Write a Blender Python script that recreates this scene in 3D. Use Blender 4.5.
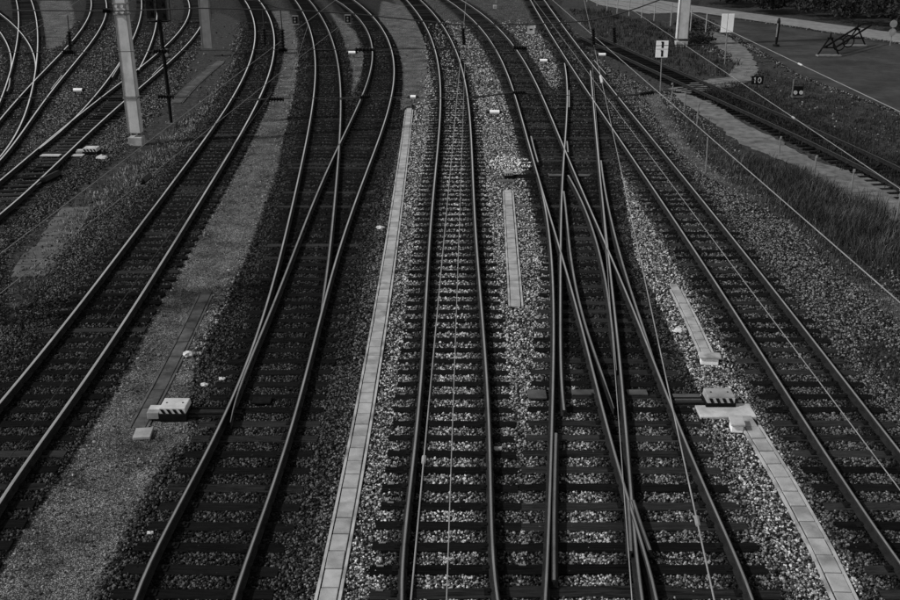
import bpy, math, random
import numpy as np
from mathutils import Vector, Matrix
random.seed(7); rng = np.random.default_rng(7)
scene = bpy.context.scene
for o in list(bpy.data.objects): bpy.data.objects.remove(o)

# ------------------------------------------------------------------ camera, sky, sun, exposure
F = 1010.0; TH = math.atan(401 / F); RT = 0.19; CZ = 11.02 * math.cos(TH) + RT
cd = bpy.data.cameras.new('camera'); cam = bpy.data.objects.new('camera', cd)
scene.collection.objects.link(cam); scene.camera = cam
cd.sensor_width = 36; cd.lens = F / 900 * 36; cd.clip_start = 0.1; cd.clip_end = 5000
cam.location = (0, 0, CZ); cam.rotation_euler = (math.pi / 2 - TH, 0, 0)
SUN_EL, SUN_AZ = math.radians(40), math.radians(-106)      # azimuth from +Y, negative = left
w = bpy.data.worlds.new('World'); scene.world = w; w.use_nodes = True
nt = w.node_tree; bg = nt.nodes['Background']
sk = nt.nodes.new('ShaderNodeTexSky'); sk.sky_type = 'NISHITA'; sk.sun_disc = False
sk.sun_elevation = SUN_EL; sk.sun_rotation = SUN_AZ; sk.dust_density = 0.5; sk.air_density = 1.0
bw = nt.nodes.new('ShaderNodeRGBToBW')
nt.links.new(sk.outputs[0], bw.inputs[0]); nt.links.new(bw.outputs[0], bg.inputs[0]); bg.inputs[1].default_value = 0.14
sl = bpy.data.lights.new('sun', 'SUN'); sun = bpy.data.objects.new('sun', sl); scene.collection.objects.link(sun)
sl.energy = 2.9; sl.angle = math.radians(2.5)
sdir = Vector((math.sin(SUN_AZ) * math.cos(SUN_EL), math.cos(SUN_AZ) * math.cos(SUN_EL), math.sin(SUN_EL)))
sun.rotation_euler = sdir.to_track_quat('Z', 'Y').to_euler(); sun.location = sdir * 60
scene.view_settings.view_transform = 'Standard'; scene.view_settings.look = 'None'
scene.view_settings.exposure = 0.12; scene.view_settings.gamma = 1

# ------------------------------------------------------------------ pixel to place
C_, S_ = math.cos(TH), math.sin(TH)
def ray(x, y):
    a, b = (x - 450) / F, (y - 300) / F
    return np.array([a, C_ - b * S_, -S_ - b * C_])
def up(x, y, z=0.0):                     # on the horizontal plane z
    d = ray(x, y); return np.array([0, 0, CZ]) + d * ((z - CZ) / d[2])
def upY(x, y, Y):                        # on the upright plane at distance Y
    d = ray(x, y); return np.array([0, 0, CZ]) + d * (Y / d[1])

# ------------------------------------------------------------------ mesh helpers
COL = scene.collection
class MB:
    def __init__(s): s.v = []; s.f = []; s.m = []
    def add(s, vs, fs, mat=0):
        k = len(s.v); s.v += [tuple(p) for p in vs]
        for f in fs: s.f.append([i + k for i in f]); s.m.append(mat)
        return s
    def box(s, c, d, rz=0, mat=0, top=(1, 1), shift=(0, 0), rot=None):
        c = np.array(c, float); hx, hy, hz = d[0] / 2, d[1] / 2, d[2] / 2
        vs = [(-hx, -hy, -hz), (hx, -hy, -hz), (hx, hy, -hz), (-hx, hy, -hz)]
        tx, ty = top; vs += [(x * tx + shift[0], y * ty + shift[1], hz) for x, y, _ in vs]
        if rot is not None: vs = [tuple(rot @ Vector(p)) for p in vs]
        cr, sr = math.cos(rz), math.sin(rz)
        vs = [(c[0] + x * cr - y * sr, c[1] + x * sr + y * cr, c[2] + z) for x, y, z in vs]
        return s.add(vs, [(3, 2, 1, 0), (4, 5, 6, 7), (0, 1, 5, 4), (1, 2, 6, 5), (2, 3, 7, 6), (3, 0, 4, 7)], mat)
    def tube(s, pts, r, n=6, mat=0, cap=True):
        pts = [Vector(p) for p in pts]; k = len(s.v); rr = r if hasattr(r, '__len__') else [r] * len(pts)
        for i, p in enumerate(pts):
            t = (pts[min(i + 1, len(pts) - 1)] - pts[max(i - 1, 0)]).normalized()
            u = t.cross(Vector((0, 0, 1)) if abs(t.z) < 0.95 else Vector((1, 0, 0))).normalized(); q = t.cross(u)
            for j in range(n):
                a = 2 * math.pi * j / n; s.v.append(tuple(p + (u * math.cos(a) + q * math.sin(a)) * rr[i]))
        for i in range(len(pts) - 1):
            for j in range(n):
                s.f.append([k + i * n + j, k + i * n + (j + 1) % n, k + (i + 1) * n + (j + 1) % n, k + (i + 1) * n + j]); s.m.append(mat)
        if cap:
            s.f.append([k + j for j in range(n)][::-1]); s.m.append(mat)
            s.f.append([k + (len(pts) - 1) * n + j for j in range(n)]); s.m.append(mat)
        return s
    def mesh(s, name, mats, origin=(0, 0, 0), smooth=False):
        me = bpy.data.meshes.new(name); o = np.array(origin)
        me.from_pydata([tuple(np.array(p) - o) for p in s.v], [], s.f)
        for m in (mats if isinstance(mats, (list, tuple)) else [mats]): me.materials.append(m)
        me.polygons.foreach_set('material_index', s.m)
        if smooth: me.polygons.foreach_set('use_smooth', [True] * len(s.f))
        me.update(); return me
    def build(s, name, mats, parent=None, bevel=0, smooth=False, origin=None):
        og = parent_world(parent) if parent else (origin if origin is not None else (0, 0, 0))
        o = bpy.data.objects.new(name, s.mesh(name, mats, og, smooth)); COL.objects.link(o)
        if parent: o.parent = parent
        else: o.location = og
        if bevel:
            b = o.modifiers.new('bevel', 'BEVEL'); b.width = bevel; b.segments = 2; b.limit_method = 'ANGLE'
        return o
def parent_world(p):
    l = Vector(p.location)
    while p.parent: p = p.parent; l += Vector(p.location)
    return np.array(l)
def tag(o, label, cat, group=None):
    o['label'] = label; o['category'] = cat
    if group: o['group'] = group
    return o
def thing(name, label, cat, loc, group=None):
    o = bpy.data.objects.new(name, None); COL.objects.link(o); o.location = tuple(loc); o.empty_display_size = .2
    return tag(o, label, cat, group)
def kind(o, k): o['kind'] = k; return o

# ------------------------------------------------------------------ materials (all grey: a black-and-white photograph)
def newmat(name):
    m = bpy.data.materials.new(name); m.use_nodes = True; n = m.node_tree
    return m, n, n.nodes['Principled BSDF']
def N(nt, t, **kw):
    n = nt.nodes.new(t)
    for k, v in kw.items():
        if k[0] == '_': setattr(n, k[1:], v)
        else:
            key = int(k[1:]) if k[0] == 'i' and k[1:].isdigit() else k
            n.inputs[key].default_value = v
    return n
def ramp(nt, src, stops):
    r = nt.nodes.new('ShaderNodeValToRGB'); nt.links.new(src, r.inputs[0])
    e = r.color_ramp.elements
    while len(e) < len(stops): e.new(0.5)
    for q, (p, c) in zip(e, stops): q.position = p; q.color = (c, c, c, 1)
    return r.outputs[0]
def mth(nt, op, a, b=None, c=None):
    n = nt.nodes.new('ShaderNodeMath'); n.operation = op
    for i, x in enumerate((a, b, c)):
        if x is None: continue
        if isinstance(x, (int, float)): n.inputs[i].default_value = x
        else: nt.links.new(x, n.inputs[i])
    return n.outputs[0]
def surf(name, lo, hi, scale=6, rough=.8, bump=.3, metal=0, fine=60, stretch=(1, 1, 1), local=False, spot=0, bd=.01, spec=.12):
    """two scales of noise between two greys, some bump, optional dark spots"""
    m, n, p = newmat(name)
    if local:
        tc = n.nodes.new('ShaderNodeTexCoord'); oi = n.nodes.new('ShaderNodeObjectInfo')
        ad = N(n, 'ShaderNodeVectorMath', _operation='ADD'); n.links.new(tc.outputs['Object'], ad.inputs[0])
        sc = N(n, 'ShaderNodeVectorMath', _operation='SCALE'); sc.inputs[0].default_value = (37, 53, 71)
        n.links.new(oi.outputs['Random'], sc.inputs['Scale']); n.links.new(sc.outputs[0], ad.inputs[1]); vec = ad.outputs[0]
    else: vec = n.nodes.new('ShaderNodeNewGeometry').outputs['Position']
    mp = N(n, 'ShaderNodeMapping'); mp.inputs['Scale'].default_value = stretch; n.links.new(vec, mp.inputs[0])
    a = N(n, 'ShaderNodeTexNoise', Scale=scale, Detail=6, Roughness=.65); n.links.new(mp.outputs[0], a.inputs['Vector'])
    b = N(n, 'ShaderNodeTexNoise', Scale=fine, Detail=4, Roughness=.7); n.links.new(mp.outputs[0], b.inputs['Vector'])
    t = mth(n, 'ADD', mth(n, 'MULTIPLY', a.outputs[0], .65), mth(n, 'MULTIPLY', b.outputs[0], .35))
    if local: t = mth(n, 'ADD', t, mth(n, 'MULTIPLY', mth(n, 'SUBTRACT', oi.outputs['Random'], .5), .14))
    col = ramp(n, t, [(.34, lo), (.66, hi)])
    if spot:
        c = N(n, 'ShaderNodeTexNoise', Scale=2.2, Detail=5); n.links.new(vec, c.inputs['Vector'])
        f = ramp(n, c.outputs[0], [(.45, 1), (.68, spot)])
        mx = N(n, 'ShaderNodeMix', _data_type='RGBA', _blend_type='MULTIPLY'); mx.inputs[0].default_value = 1
        n.links.new(col, mx.inputs[6]); n.links.new(f, mx.inputs[7]); col = mx.outputs[2]
    n.links.new(col, p.inputs['Base Color'])
    p.inputs['Metallic'].default_value = metal; p.inputs['Roughness'].default_value = rough; p.inputs['Specular IOR Level'].default_value = spec
    if bump:
        bp = N(n, 'ShaderNodeBump', Strength=bump, Distance=bd); n.links.new(t, bp.inputs['Height']); n.links.new(bp.outputs[0], p.inputs['Normal'])
    return m
M = {}
M['rail_top'] = surf('rail_top', .6, .96, 1.2, .17, .03, 1.0, 40)
M['rail_edge'] = surf('rail_edge', .05, .2, 1.5, .3, .05, 1, 40)
M['rail_dull'] = surf('rail_dull', .05, .11, 2, .4, .05, .9, 40)
M['rail_side'] = surf('rail_side', .006, .024, 5, .75, .4, 0, 50)
M['blade_top'] = surf('blade_top', .35, .7, 1.5, .26, .03, 1.0, 40)
M['sleeper'] = surf('sleeper', .002, .012, 3, .9, .6, 0, 14, (1, 9, 9), True, bd=.02, spec=.03)
M['sleeper_grey'] = surf('sleeper_grey', .004, .042, 3, .9, .6, 0, 14, (1, 9, 9), True, bd=.02, spec=.04)
M['iron'] = surf('iron', .003, .012, 9, .8, .3, spec=.05)
M['concrete'] = surf('concrete', .32, .46, 3, .85, .25, spot=.5)
M['concrete_dirty'] = surf('concrete_dirty', .05, .13, 3, .9, .4, spot=.45)
M['concrete_dark'] = surf('concrete_dark', .06, .14, 2, .9, .3, spot=.6)
M['paint_white'] = surf('paint_white', .36, .58, 4, .55, .1, spot=.75)
M['paint_grey'] = surf('paint_grey', .22, .34, 4, .6, .15, spot=.7)
M['mast_paint'] = surf('mast_paint', .42, .58, 2.5, .6, .08, stretch=(1, 1, .25), spot=.8)
M['mast_grey'] = surf('mast_grey', .14, .22, 2.5, .6, .08, stretch=(1, 1, .25), spot=.8)
M['black'] = surf('black', .003, .008, 5, .5, .2)
M['wire'] = surf('wire', .16, .28, 4, .6, 0, 0)
M['wire_dark'] = surf('wire_dark', .02, .04, 4, .5, 0, .3)
M['steel'] = surf('steel', .12, .24, 5, .5, .15, .2)
M['asphalt'] = surf('asphalt', .014, .065, .35, .9, .4, fine=90, spot=.7)
M['road_pale'] = surf('road_pale', .15, .25, .6, .9, .3, fine=80, spot=.75)
M['path'] = surf('path', .07, .21, .9, .95, .7, fine=38, spot=.55)
M['sign_white'] = surf('sign_white', .82, .93, 4, .6, .05, spot=.92)
M['lid'] = surf('lid', .26, .42, 3, .85, .3, local=True, spot=.6)
M['lid_dirty'] = surf('lid_dirty', .04, .12, 3, .9, .4, local=True, spot=.45)
M['white_stone'] = surf('white_stone', .35, .6, 9, .9, .5)
M['timber'] = surf('timber', .008, .03, 3, .9, .6, 0, 20, (1, 8, 8), True)
def leafmat(name, lo, hi):
    m, n, p = newmat(name); a = N(n, 'ShaderNodeAttribute', _attribute_name='tone')
    n.links.new(ramp(n, a.outputs['Fac'], [(0, lo), (1, hi)]), p.inputs['Base Color']); p.inputs['Roughness'].default_value = .8
    return m
M['grass_dry'] = leafmat('grass_dry', .003, .10)
M['grass_pale'] = leafmat('grass_pale', .03, .4)
M['grass_dark'] = leafmat('grass_dark', .002, .022)
M['leaves'] = leafmat('leaves', .002, .012)

# ------------------------------------------------------------------ tracks: rails traced in the photograph, laid on the rail-top plane
def T(*a): return np.array([up(x, y, RT)[:2] for x, y in a])
W0 = 10.0
class Curve:
    """x as a smooth function of Y: x*w polynomial in w = 1/(Y+10); straight beyond its ends"""
    def __init__(s, pts, deg):
        pts = np.array(pts); s.y0, s.y1 = pts[:, 1].min(), pts[:, 1].max(); u = 1 / (pts[:, 1] + W0)
        s.um, s.us = u.mean(), u.std() + 1e-9; s.p = np.polyfit((u - s.um) / s.us, pts[:, 0] * u, deg)
    def raw(s, Y): u = 1 / (Y + W0); return np.polyval(s.p, (u - s.um) / s.us) / u
    def x(s, Y):
        Y = np.asarray(Y, float); c = np.clip(Y, s.y0, s.y1); d = (s.raw(c + .05) - s.raw(c - .05)) / .1
        return s.raw(c) + d * (Y - c)
    def dx(s, Y): return (s.x(np.asarray(Y) + .05) - s.x(np.asarray(Y) - .05)) / .1
    def at(s, Y, off=0):
        d = s.dx(Y); k = 1 / np.sqrt(1 + d * d)
        return np.stack([s.x(Y) + off * k, np.asarray(Y, float) - off * d * k], -1)
G2 = .7535
def route(Lp, Rp, deg):
    L, R = T(*Lp), T(*Rp); pts = np.vstack([L + [G2, 0], R - [G2, 0]])
    for _ in range(4):
        c = Curve(pts, deg)
        def sh(P, o): d = c.dx(P[:, 1]); k = 1 / np.sqrt(1 + d * d); return P + np.stack([o * k, -o * d * k], -1)
        pts = np.vstack([sh(L, G2), sh(R, -G2)])
    return c
A_L = [(243.7,0),(250,7.5),(254.5,25),(253.7,45),(248.7,67),(240,85),(225,109),(197,150),(165,195),(125,244),(82,300),(0,403)]
A_R = [(258.7,0),(266,9),(272.5,25),(274,47.5),(270,70),(260,92.5),(247.5,117.5),(231,149),(184,227.5),(137,300),(82.5,382.5),(35,450),(0,501)]
B1_L = [(290,0),(307,15),(313.7,32.5),(314.5,50),(311,82),(306,125),(303,150),(297.5,187.5),(286,237.5),(269,300),(225,405),(206,450),(140,600),(118,650)]
B1_R = [(307.5,0),(324,15),(332.5,30),(336,50),(337,75),(337,150),(337.5,187),(335,225),(329,262),(322.5,300)]
B2_L = [(335,0),(357.5,15),(369,32.5),(372.5,50),(369,70),(361,95),(337.5,150),(316,200),(296,242),(275,297),(225,405),(206,450),(140,600),(118,650)]
B2_R = [(352.5,0),(375,16),(387.5,32.5),(394.5,52.5),(394,72.5),(387.5,100),(372,149),(357.5,200),(345,235),(328,298),(312,350),(302,380),(282,450),(255,544),(236,600),(219,650)]
C_L = [(404,0),(420,12.5),(431,35),(436,57.5),(438,87.5),(437,150),(432.5,212),(426.5,300),(421,367),(414,450),(409,512),(401,600)]
C_R = [(420,0),(436,15),(450,35),(460,62),(466,92),(472,150),(476,212),(481,300),(485,375),(489.5,450),(497.5,600)]
D_L = [(450,5),(465,12),(482,30),(497,52),(510,82),(521,113),(530,150),(539,180),(547.5,210),(561,250),(584,340),(592,362),(605,420),(621,465),(630,507),(640,542),(657,600)]
D_R = [(464,0),(482,12),(500,29),(515,47),(532,77),(548,107),(562,142),(574,172),(587,202),(605,240),(610,255),(628,297),(644,340),(660,377),(689,455),(719,517),(752,600)]
X_L = [(563,60),(566.7,75),(567.5,90),(566,120),(564,150),(563,180),(561,247),(560,273),(556,340),(553,387),(550.5,450),(549,525),(545,600)]
X_R = [(590,70),(594,100),(594.5,113),(597.5,160),(602,193),(605,230),(610,260),(614,303),(617.5,340),(622.5,400),(632,500),(642,600)]
E_L = [(530,0),(543,25),(564,58),(592,97),(607,118),(627,147),(647,180),(675,222),(725,300),(760,352),(825,450),(862,505),(900,565)]
E_R = [(548,0),(562,25),(573,42),(590,61),(607,83),(627,107),(660,147),(675,166),(725,227),(780,300),(835,367),(897,449)]
F_L = [(616,52),(651,69.5),(680,82),(708,94),(747,113),(800,135),(843,158),(900,186)]
F_R = [(621,46),(662,62.5),(690,75),(715,86),(760,105),(798,120),(835,137),(875,155),(900,168)]
G_L = [(14.7,0),(20,10.7),(17.3,26.7),(12.7,57),(10,70),(6,90),(0,102)]
G_R = [(30.7,0),(36.7,10.7),(36.7,33),(35.3,70),(33,82),(30,101),(17,127),(5,150),(0,157)]
G2_L = [(0,32),(6.7,42.7),(10,56),(10,79)]
G2_R = [(0,14),(14.7,25),(25,36),(32.7,50.7),(32.7,67)]
H_L = [(90.4,0),(90,12),(82.7,28),(72,40),(53,59),(45,70),(34,81),(0,119)]
H_R = [(106,0),(106.7,10.7),(101,25),(87,48),(69,70),(32,118),(8.7,149),(0,160)]
J1_L = [(141,0),(141,15),(139,25),(132,38),(121,60),(116,70),(93,98),(56,134),(37,150)]
J1_R = [(157,25),(153,33),(145,53),(140,67)]
J2_L = [(187,0),(189,8),(185,20),(175,37),(164,47),(140,67),(120,83),(87,107),(53,135),(37,150),(0,179)]
J2_R = [(204,0),(205,12),(202,23),(193,37),(180,52),(165,65),(142,86),(122,102),(82.7,140),(0,214)]
RT_ = dict(A=route(A_L, A_R, 5), B2=route(B2_L, B2_R, 5), C=route(C_L, C_R, 5), D=route(D_L, D_R, 6), E=route(E_L, E_R, 4),
           F=route(F_L, F_R, 3), H=route(H_L, H_R, 4), J2=route(J2_L, J2_R, 5), B1=route(B1_L, B1_R, 5), X=route(X_L, X_R, 5),
           G=route(G_L, G_R, 4), J1=route(J1_L, J1_R, 4), G2=route(G2_L, G2_R, 2))
SPAN = dict(A=(9, 122), B2=(9, 122), C=(9, 122), D=(9, 122), E=(9, 122), F=(33, 84), H=(33, 122), J2=(27, 122), B1=(22, 122),
            X=(9, 74), G=(41, 122), J1=(44, 122), G2=(66, 110))
HEAD = [(-.036, .120), (-.037, .148), (-.031, .158), (-.017, .16), (.017, .16), (.031, .158), (.037, .148), (.036, .120)]
PROF = [(-.075, 0), (-.075, .012), (-.012, .030), (-.010, .108)] + HEAD + [(.010, .108), (.012, .030), (.075, .012), (.075, 0)]
def sweep_rail(xy, dz=0, blade=False, name='rail', parent=None, taper=0, dull=False, shiny=False):
    """a rail of real section along a line; the running band on the head is polished, the rest rusty"""
    xy = np.asarray(xy); n = len(xy); t = np.gradient(xy, axis=0); t /= np.linalg.norm(t, axis=1)[:, None]
    nx = np.stack([t[:, 1], -t[:, 0]], -1); k = len(PROF); vs = []
    for i in range(n):
        k_ = 1 if not taper else min(1, .2 + .8 * np.hypot(*(xy[i] - xy[0])) / taper)
        for (a, b) in PROF: q = xy[i] + nx[i] * a * k_; vs.append((q[0], q[1], RT - .16 + b + dz))
    mb = MB(); fs = []; ms = []
    for i in range(n - 1):
        for j in range(k):
            j2 = (j + 1) % k; fs.append((i * k + j, i * k + j2, (i + 1) * k + j2, (i + 1) * k + j)); ms.append(1 if j == 7 else 2 if j in (6, 8) else 0)
    mb.v = vs; mb.f = [list(f)[::-1] for f in fs]; mb.m = ms
    mb.f.append(list(range(k))); mb.m.append(0); mb.f.append(list(range((n - 1) * k, n * k))[::-1]); mb.m.append(0)
    return mb.build(name, [M['rail_side'], M['rail_dull' if dull else 'blade_top' if blade else 'rail_top'], M['rail_side' if dull else 'rail_top' if shiny else 'rail_edge']], parent)
def stations(y0, y1): return np.concatenate([np.arange(y0, min(y1, 45), .5), np.arange(max(y0, 45), y1 + .01, .8)])
LBL = dict(A='curving railway track left of the fine gravel path', B2='dark railway track forking in two, left of the long cable trough',
    B1='left branch of the forking dark track, curving away left', C='straight railway track in the middle with dark sleepers in pale ballast',
    D='railway track from upper centre running through the double slip to lower right', X='short link track crossing the double slip beside the middle track',
    E='rightmost main railway track running diagonally down the right side', F='dark overgrown siding beside the grass and the pale path at far right',
    H='shiny railway track at far upper left, left of the big mast', G='leftmost shiny track in the upper left corner joining its neighbour',
    G2='short branch track cut by the left edge of the picture', J2='shiny track at left passing behind the big pale mast', J1='branch track curving up behind the signal post')
TR = {}
for k in RT_:
    y = max(SPAN[k][0], 12); p = RT_[k].at(np.array([y]))[0]
    TR[k] = thing('railway_track', LBL[k], 'track', (p[0], p[1], 0), 'railway tracks of the yard')
def rail_of(k, side, y0=None, y1=None, dz=0, blade=False):
    a, b = SPAN[k]; sweep_rail(RT_[k].at(stations(y0 or a, y1 or b), side * G2), dz, blade, 'rail', TR[k], 2.2 if blade else 0, k == 'F', k in ('H', 'G', 'G2', 'J1', 'J2', 'A'))
for k in 'A C E F H J2 D'.split(): rail_of(k, -1, dz={'J2': -.002}.get(k, 0)); rail_of(k, 1)
rail_of('B1', -1, 9, 122, -.002); rail_of('B1', 1, 24.5, None, -.004, True)
rail_of('B2', 1)
rail_of('G', -1, dz=-.004); rail_of('G', 1, dz=-.004); rail_of('G2', -1, dz=-.007); rail_of('G2', 1, dz=-.007)
rail_of('J1', -1, dz=-.005); rail_of('J1', 1, 66, dz=-.005)
def free_rail(px, deg, k, dz, y0=None, y1=None, blade=False, name='rail'):
    P = T(*px); c = Curve(P, deg); a = P[:, 1].min() if y0 is None else y0; b = P[:, 1].max() if y1 is None else y1
    return sweep_rail(c.at(stations(a, b)), dz, blade, name, TR[k], 2.2 if blade else 0)
free_rail(B2_L[:10] + [(255,351),(230,422)], 5, 'B2', -.004, y1=122, blade=True)
free_rail([(564,62),(566.7,75),(567.5,90),(566,120),(564,150),(563,180),(561,247),(560,273),(560,320),(561,353),(564,410)], 5, 'X', -.003)
free_rail(X_R, 5, 'X', -.003, 9, 66)
free_rail([(539,180),(545,205),(551,260),(554,320),(553,387),(550.5,450),(549,525),(545,600)], 4, 'X', -.005, 9)
free_rail([(568,174),(578,195),(590,222),(602,260),(608,298),(613,340),(617,370)], 3, 'X', -.006, blade=True, name='slip_rail')
free_rail([(563.5,190),(566,210),(571,260),(577,290),(590,340),(607,387),(614,408)], 4, 'D', -.006, blade=True, name='slip_rail')
free_rail([(601,160),(605,190),(612,222),(621,258),(635,303),(647.5,340),(655,362)], 4, 'D', -.006, blade=True, name='slip_rail')
for k, px in [('D', [(531,136),(534,148),(538,162)]), ('X', [(569,90),(569,107)]), ('X', [(567,141),(568,152)]), ('X', [(556,433),(555,470),(554,520),(554,580)]),
              ('D', [(633,500),(641,525),(650,550)]), ('X', [(628,500),(630,530),(631,551)]), ('E', [(594,60),(606,74)]), ('G', [(10,78),(9,86),(7,91)]),
              ('H', [(62,75),(51,89)]), ('J2', [(166,61),(152,75)]), ('J2', [(121,62),(112,77)])]:
    P = T(*px); n = 12; t = np.linspace(0, 1, len(P)); q = np.linspace(0, 1, n)
    sweep_rail(np.stack([np.interp(q, t, P[:, 0]), np.interp(q, t, P[:, 1])], -1), -.001 if k in 'HJ2' else .002, True, 'check_rail', TR[k])

# sleepers: along each route, long bearers where two routes run together
ORDER = 'A B2 C D E F H J2 B1 X G J1 G2'.split()
SLP = []                                   # (x, y, angle, half length, route)
FAST = {k: MB() for k in ORDER}
def arc_stations(c, y0, y1, step):
    ys = [y0]
    while ys[-1] < y1: ys.append(ys[-1] + step / math.sqrt(1 + float(c.dx(ys[-1])) ** 2))
    return np.array(ys)
for oi, k in enumerate(ORDER):
    c = RT_[k]; ys = arc_stations(c, *SPAN[k], .632)
    P = c.at(ys); d = c.dx(ys); kk = 1 / np.sqrt(1 + d * d); nx = np.stack([kk, -d * kk], -1)
    lo = np.full(len(ys), -1.3); hi = np.full(len(ys), 1.3); skip = np.zeros(len(ys), bool)
    for k2 in ORDER:
        if k2 == k: continue
        c2 = RT_[k2]; off = np.zeros(len(ys))
        for _ in range(6): q = P + nx * off[:, None]; off += (c2.x(q[:, 1]) - q[:, 0]) * kk
        q = P + nx * off[:, None]; act = (q[:, 1] > SPAN[k2][0]) & (q[:, 1] < SPAN[k2][1]) & (np.abs(off) < 2.45)
        if ORDER.index(k2) < oi: skip |= act
        else:
            lo = np.where(act, np.minimum(lo, off - 1.3), lo); hi = np.where(act, np.maximum(hi, off + 1.3), hi)
    for i in range(len(ys)):
        if skip[i]: continue
        j = random.uniform(-.03, .03); ang = math.atan2(nx[i][1], nx[i][0]) + random.gauss(0, .006)
        m = P[i] + nx[i] * ((lo[i] + hi[i]) / 2 + j); SLP.append((m[0], m[1], ang, (hi[i] - lo[i]) / 2, k))
        if P[i][1] < 62:
            for s in (-1, 1):
                q = P[i] + nx[i] * s * G2; FAST[k].box((q[0], q[1], .022), (.36, .16, .02), ang)
                for e in (-1, 1): FAST[k].box((*(q + nx[i] * e * .1), .045), (.05, .09, .035), ang)
PLT = {k: MB() for k in ORDER}
for (x, y, a, hl, k) in SLP:
    if y < 30 and k in ('C', 'D') and random.random() < .85:
        PLT[k].box((x - math.cos(a) * (hl - .17) - math.sin(a) * .085, y - math.sin(a) * (hl - .17) + math.cos(a) * .085, .019), (.12, .035, .014), a + random.gauss(0, .1))
def sleeper_mesh(v, mat):
    r = random.Random(v); mb = MB(); L, Wd, Hh = 1.0, .26, .16; n = 5; ring = []
    for i in range(n):
        x = -L + 2 * L * i / (n - 1); e = .006 if i in (0, n - 1) else 0
        j = [r.uniform(-.006, .006) for _ in range(4)]
        ring.append([(x, -Wd / 2 + j[0], -Hh), (x, Wd / 2 + j[1], -Hh), (x, Wd / 2 + j[1], -.012 - e), (x, Wd / 2 - .014, -e + j[2] * .4), (x, -Wd / 2 + .014, -e + j[3] * .4), (x, -Wd / 2 + j[0], -.012 - e)])
    vs = [p for q in ring for p in q]; fs = [tuple(range(6))[::-1], tuple(range((n - 1) * 6, n * 6))]
    for i in range(n - 1):
        for a in range(6): b = (a + 1) % 6; fs.append((i * 6 + a, i * 6 + b, i * 6 + 6 + b, i * 6 + 6 + a)[::-1])
    mb.add(vs, fs); return mb.mesh('sleeper', mat)
SM = {m: [sleeper_mesh(v, M[m]) for v in range(6)] for m in ('sleeper', 'sleeper_grey')}
for (x, y, a, hl, k) in SLP:
    grey = (k == 'E' and random.random() < .5) or (k in ('H', 'J2', 'G', 'J1') and random.random() < .75) or (k in 'DX' and random.random() < .5) or random.random() < .1
    o = bpy.data.objects.new('sleeper', random.choice(SM['sleeper_grey' if grey else 'sleeper'])); COL.objects.link(o)
    o.parent = TR[k]; o.location = (x - TR[k].location.x, y - TR[k].location.y, .012 + random.uniform(-.006, .0)); o.rotation_euler = (0, 0, a); o.scale = (hl, 1, 1)
for k in ORDER:
    if PLT[k].v: kind(PLT[k].build('end_plates', M['steel'], TR[k]), 'stuff')
    if FAST[k].v: kind(FAST[k].build('rail_fastenings', M['iron'], TR[k]), 'stuff')

# ------------------------------------------------------------------ ground sheet with its zones
def poly(px): return np.array([up(x, y)[:2] for x, y in px])
def sdist(P, Q):
    d = np.full(len(P), 1e9); ins = np.zeros(len(P), bool); n = len(Q)
    for i in range(n):
        a, b = Q[i], Q[(i + 1) % n]; e = b - a; t = np.clip(((P - a) @ e) / (e @ e + 1e-12), 0, 1)
        d = np.minimum(d, np.hypot(*(P - a - t[:, None] * e).T))
        c = ((a[1] > P[:, 1]) != (b[1] > P[:, 1])); ins ^= c & (P[:, 0] < (b[0] - a[0]) * (P[:, 1] - a[1]) / (b[1] - a[1] + 1e-12) + a[0])
    return np.where(ins, d, -d)
def strip(px, wd):
    P = poly(px); t = np.gradient(P, axis=0); t /= np.linalg.norm(t, axis=1)[:, None]; n = np.stack([t[:, 1], -t[:, 0]], -1)
    return np.vstack([P + n * wd / 2, (P - n * wd / 2)[::-1]])
FINE = [poly([(-60,640),(0,560),(75,450),(95,420),(130,360),(155,305),(190,245),(215,205),(240,160),(262,115),(275,85),(283,60),(280,30),(272,10),(288,10),(298,40),(296,80),(285,130),(278,170),(262,215),(245,260),(222,300),(200,340),(188,400),(195,440),(170,450),(130,525),(90,610)]),
        strip([(650,92),(664,118),(687,150),(712,172),(747,192),(782,210),(815,232),(850,267),(880,292),(930,335)], .95),
        poly([(40,0),(70,0),(75,20),(62,45),(45,50),(40,25)]), poly([(120,40),(135,70),(100,110),(55,150),(10,190),(0,180),(0,196),(20,200),(90,140),(150,95)]),
        poly([(330,10),(355,30),(365,55),(360,80),(350,100),(352,70),(340,30)]), poly([(382,0),(402,5),(424,30),(428,60),(425,100),(398,110),(395,60),(378,20)])]
SOIL = [poly([(20,320),(75,240),(120,195),(160,160),(190,120),(215,95),(235,60),(238,20),(215,10),(175,90),(120,150),(60,200),(0,255),(0,330)]),
        poly([(585,-20),(690,-20),(690,42),(735,62),(742,85),(690,92),(650,90),(600,62),(575,35),(560,5)]),
        poly([(735,62),(760,78),(800,78),(870,102),(900,112),(1100,200),(1100,330),(900,275),(850,262),(800,222),(760,180),(730,150),(700,118),(690,92),(730,88)]),
        poly([(700,90),(722,96),(747,108),(800,130),(860,158),(905,180),(1000,225),(1000,240),(905,190),(865,177),(835,167),(800,154),(747,126),(717,107)]),
        poly([(735,44),(775,60),(800,76),(870,102),(905,114),(1100,195),(1100,215),(905,140),(760,98),(752,82),(756,66)]),
        poly([(672,112),(700,120),(740,152),(790,187),(850,235),(905,285),(905,300),(860,275),(815,240),(770,205),(720,172),(690,143)]),
        poly([(870,330),(900,350),(960,420),(900,400),(860,350)]),
        poly([(700,-60),(700,8),(790,20),(900,35),(1300,90),(1300,-60)])]
xs = np.concatenate([[-1500, -500, -200, -100], np.arange(-60, -14, .6), np.arange(-14, 20, .2), np.arange(20, 60, .6), [60, 100, 200, 500, 1500]])
yl = [2.0]
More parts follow.
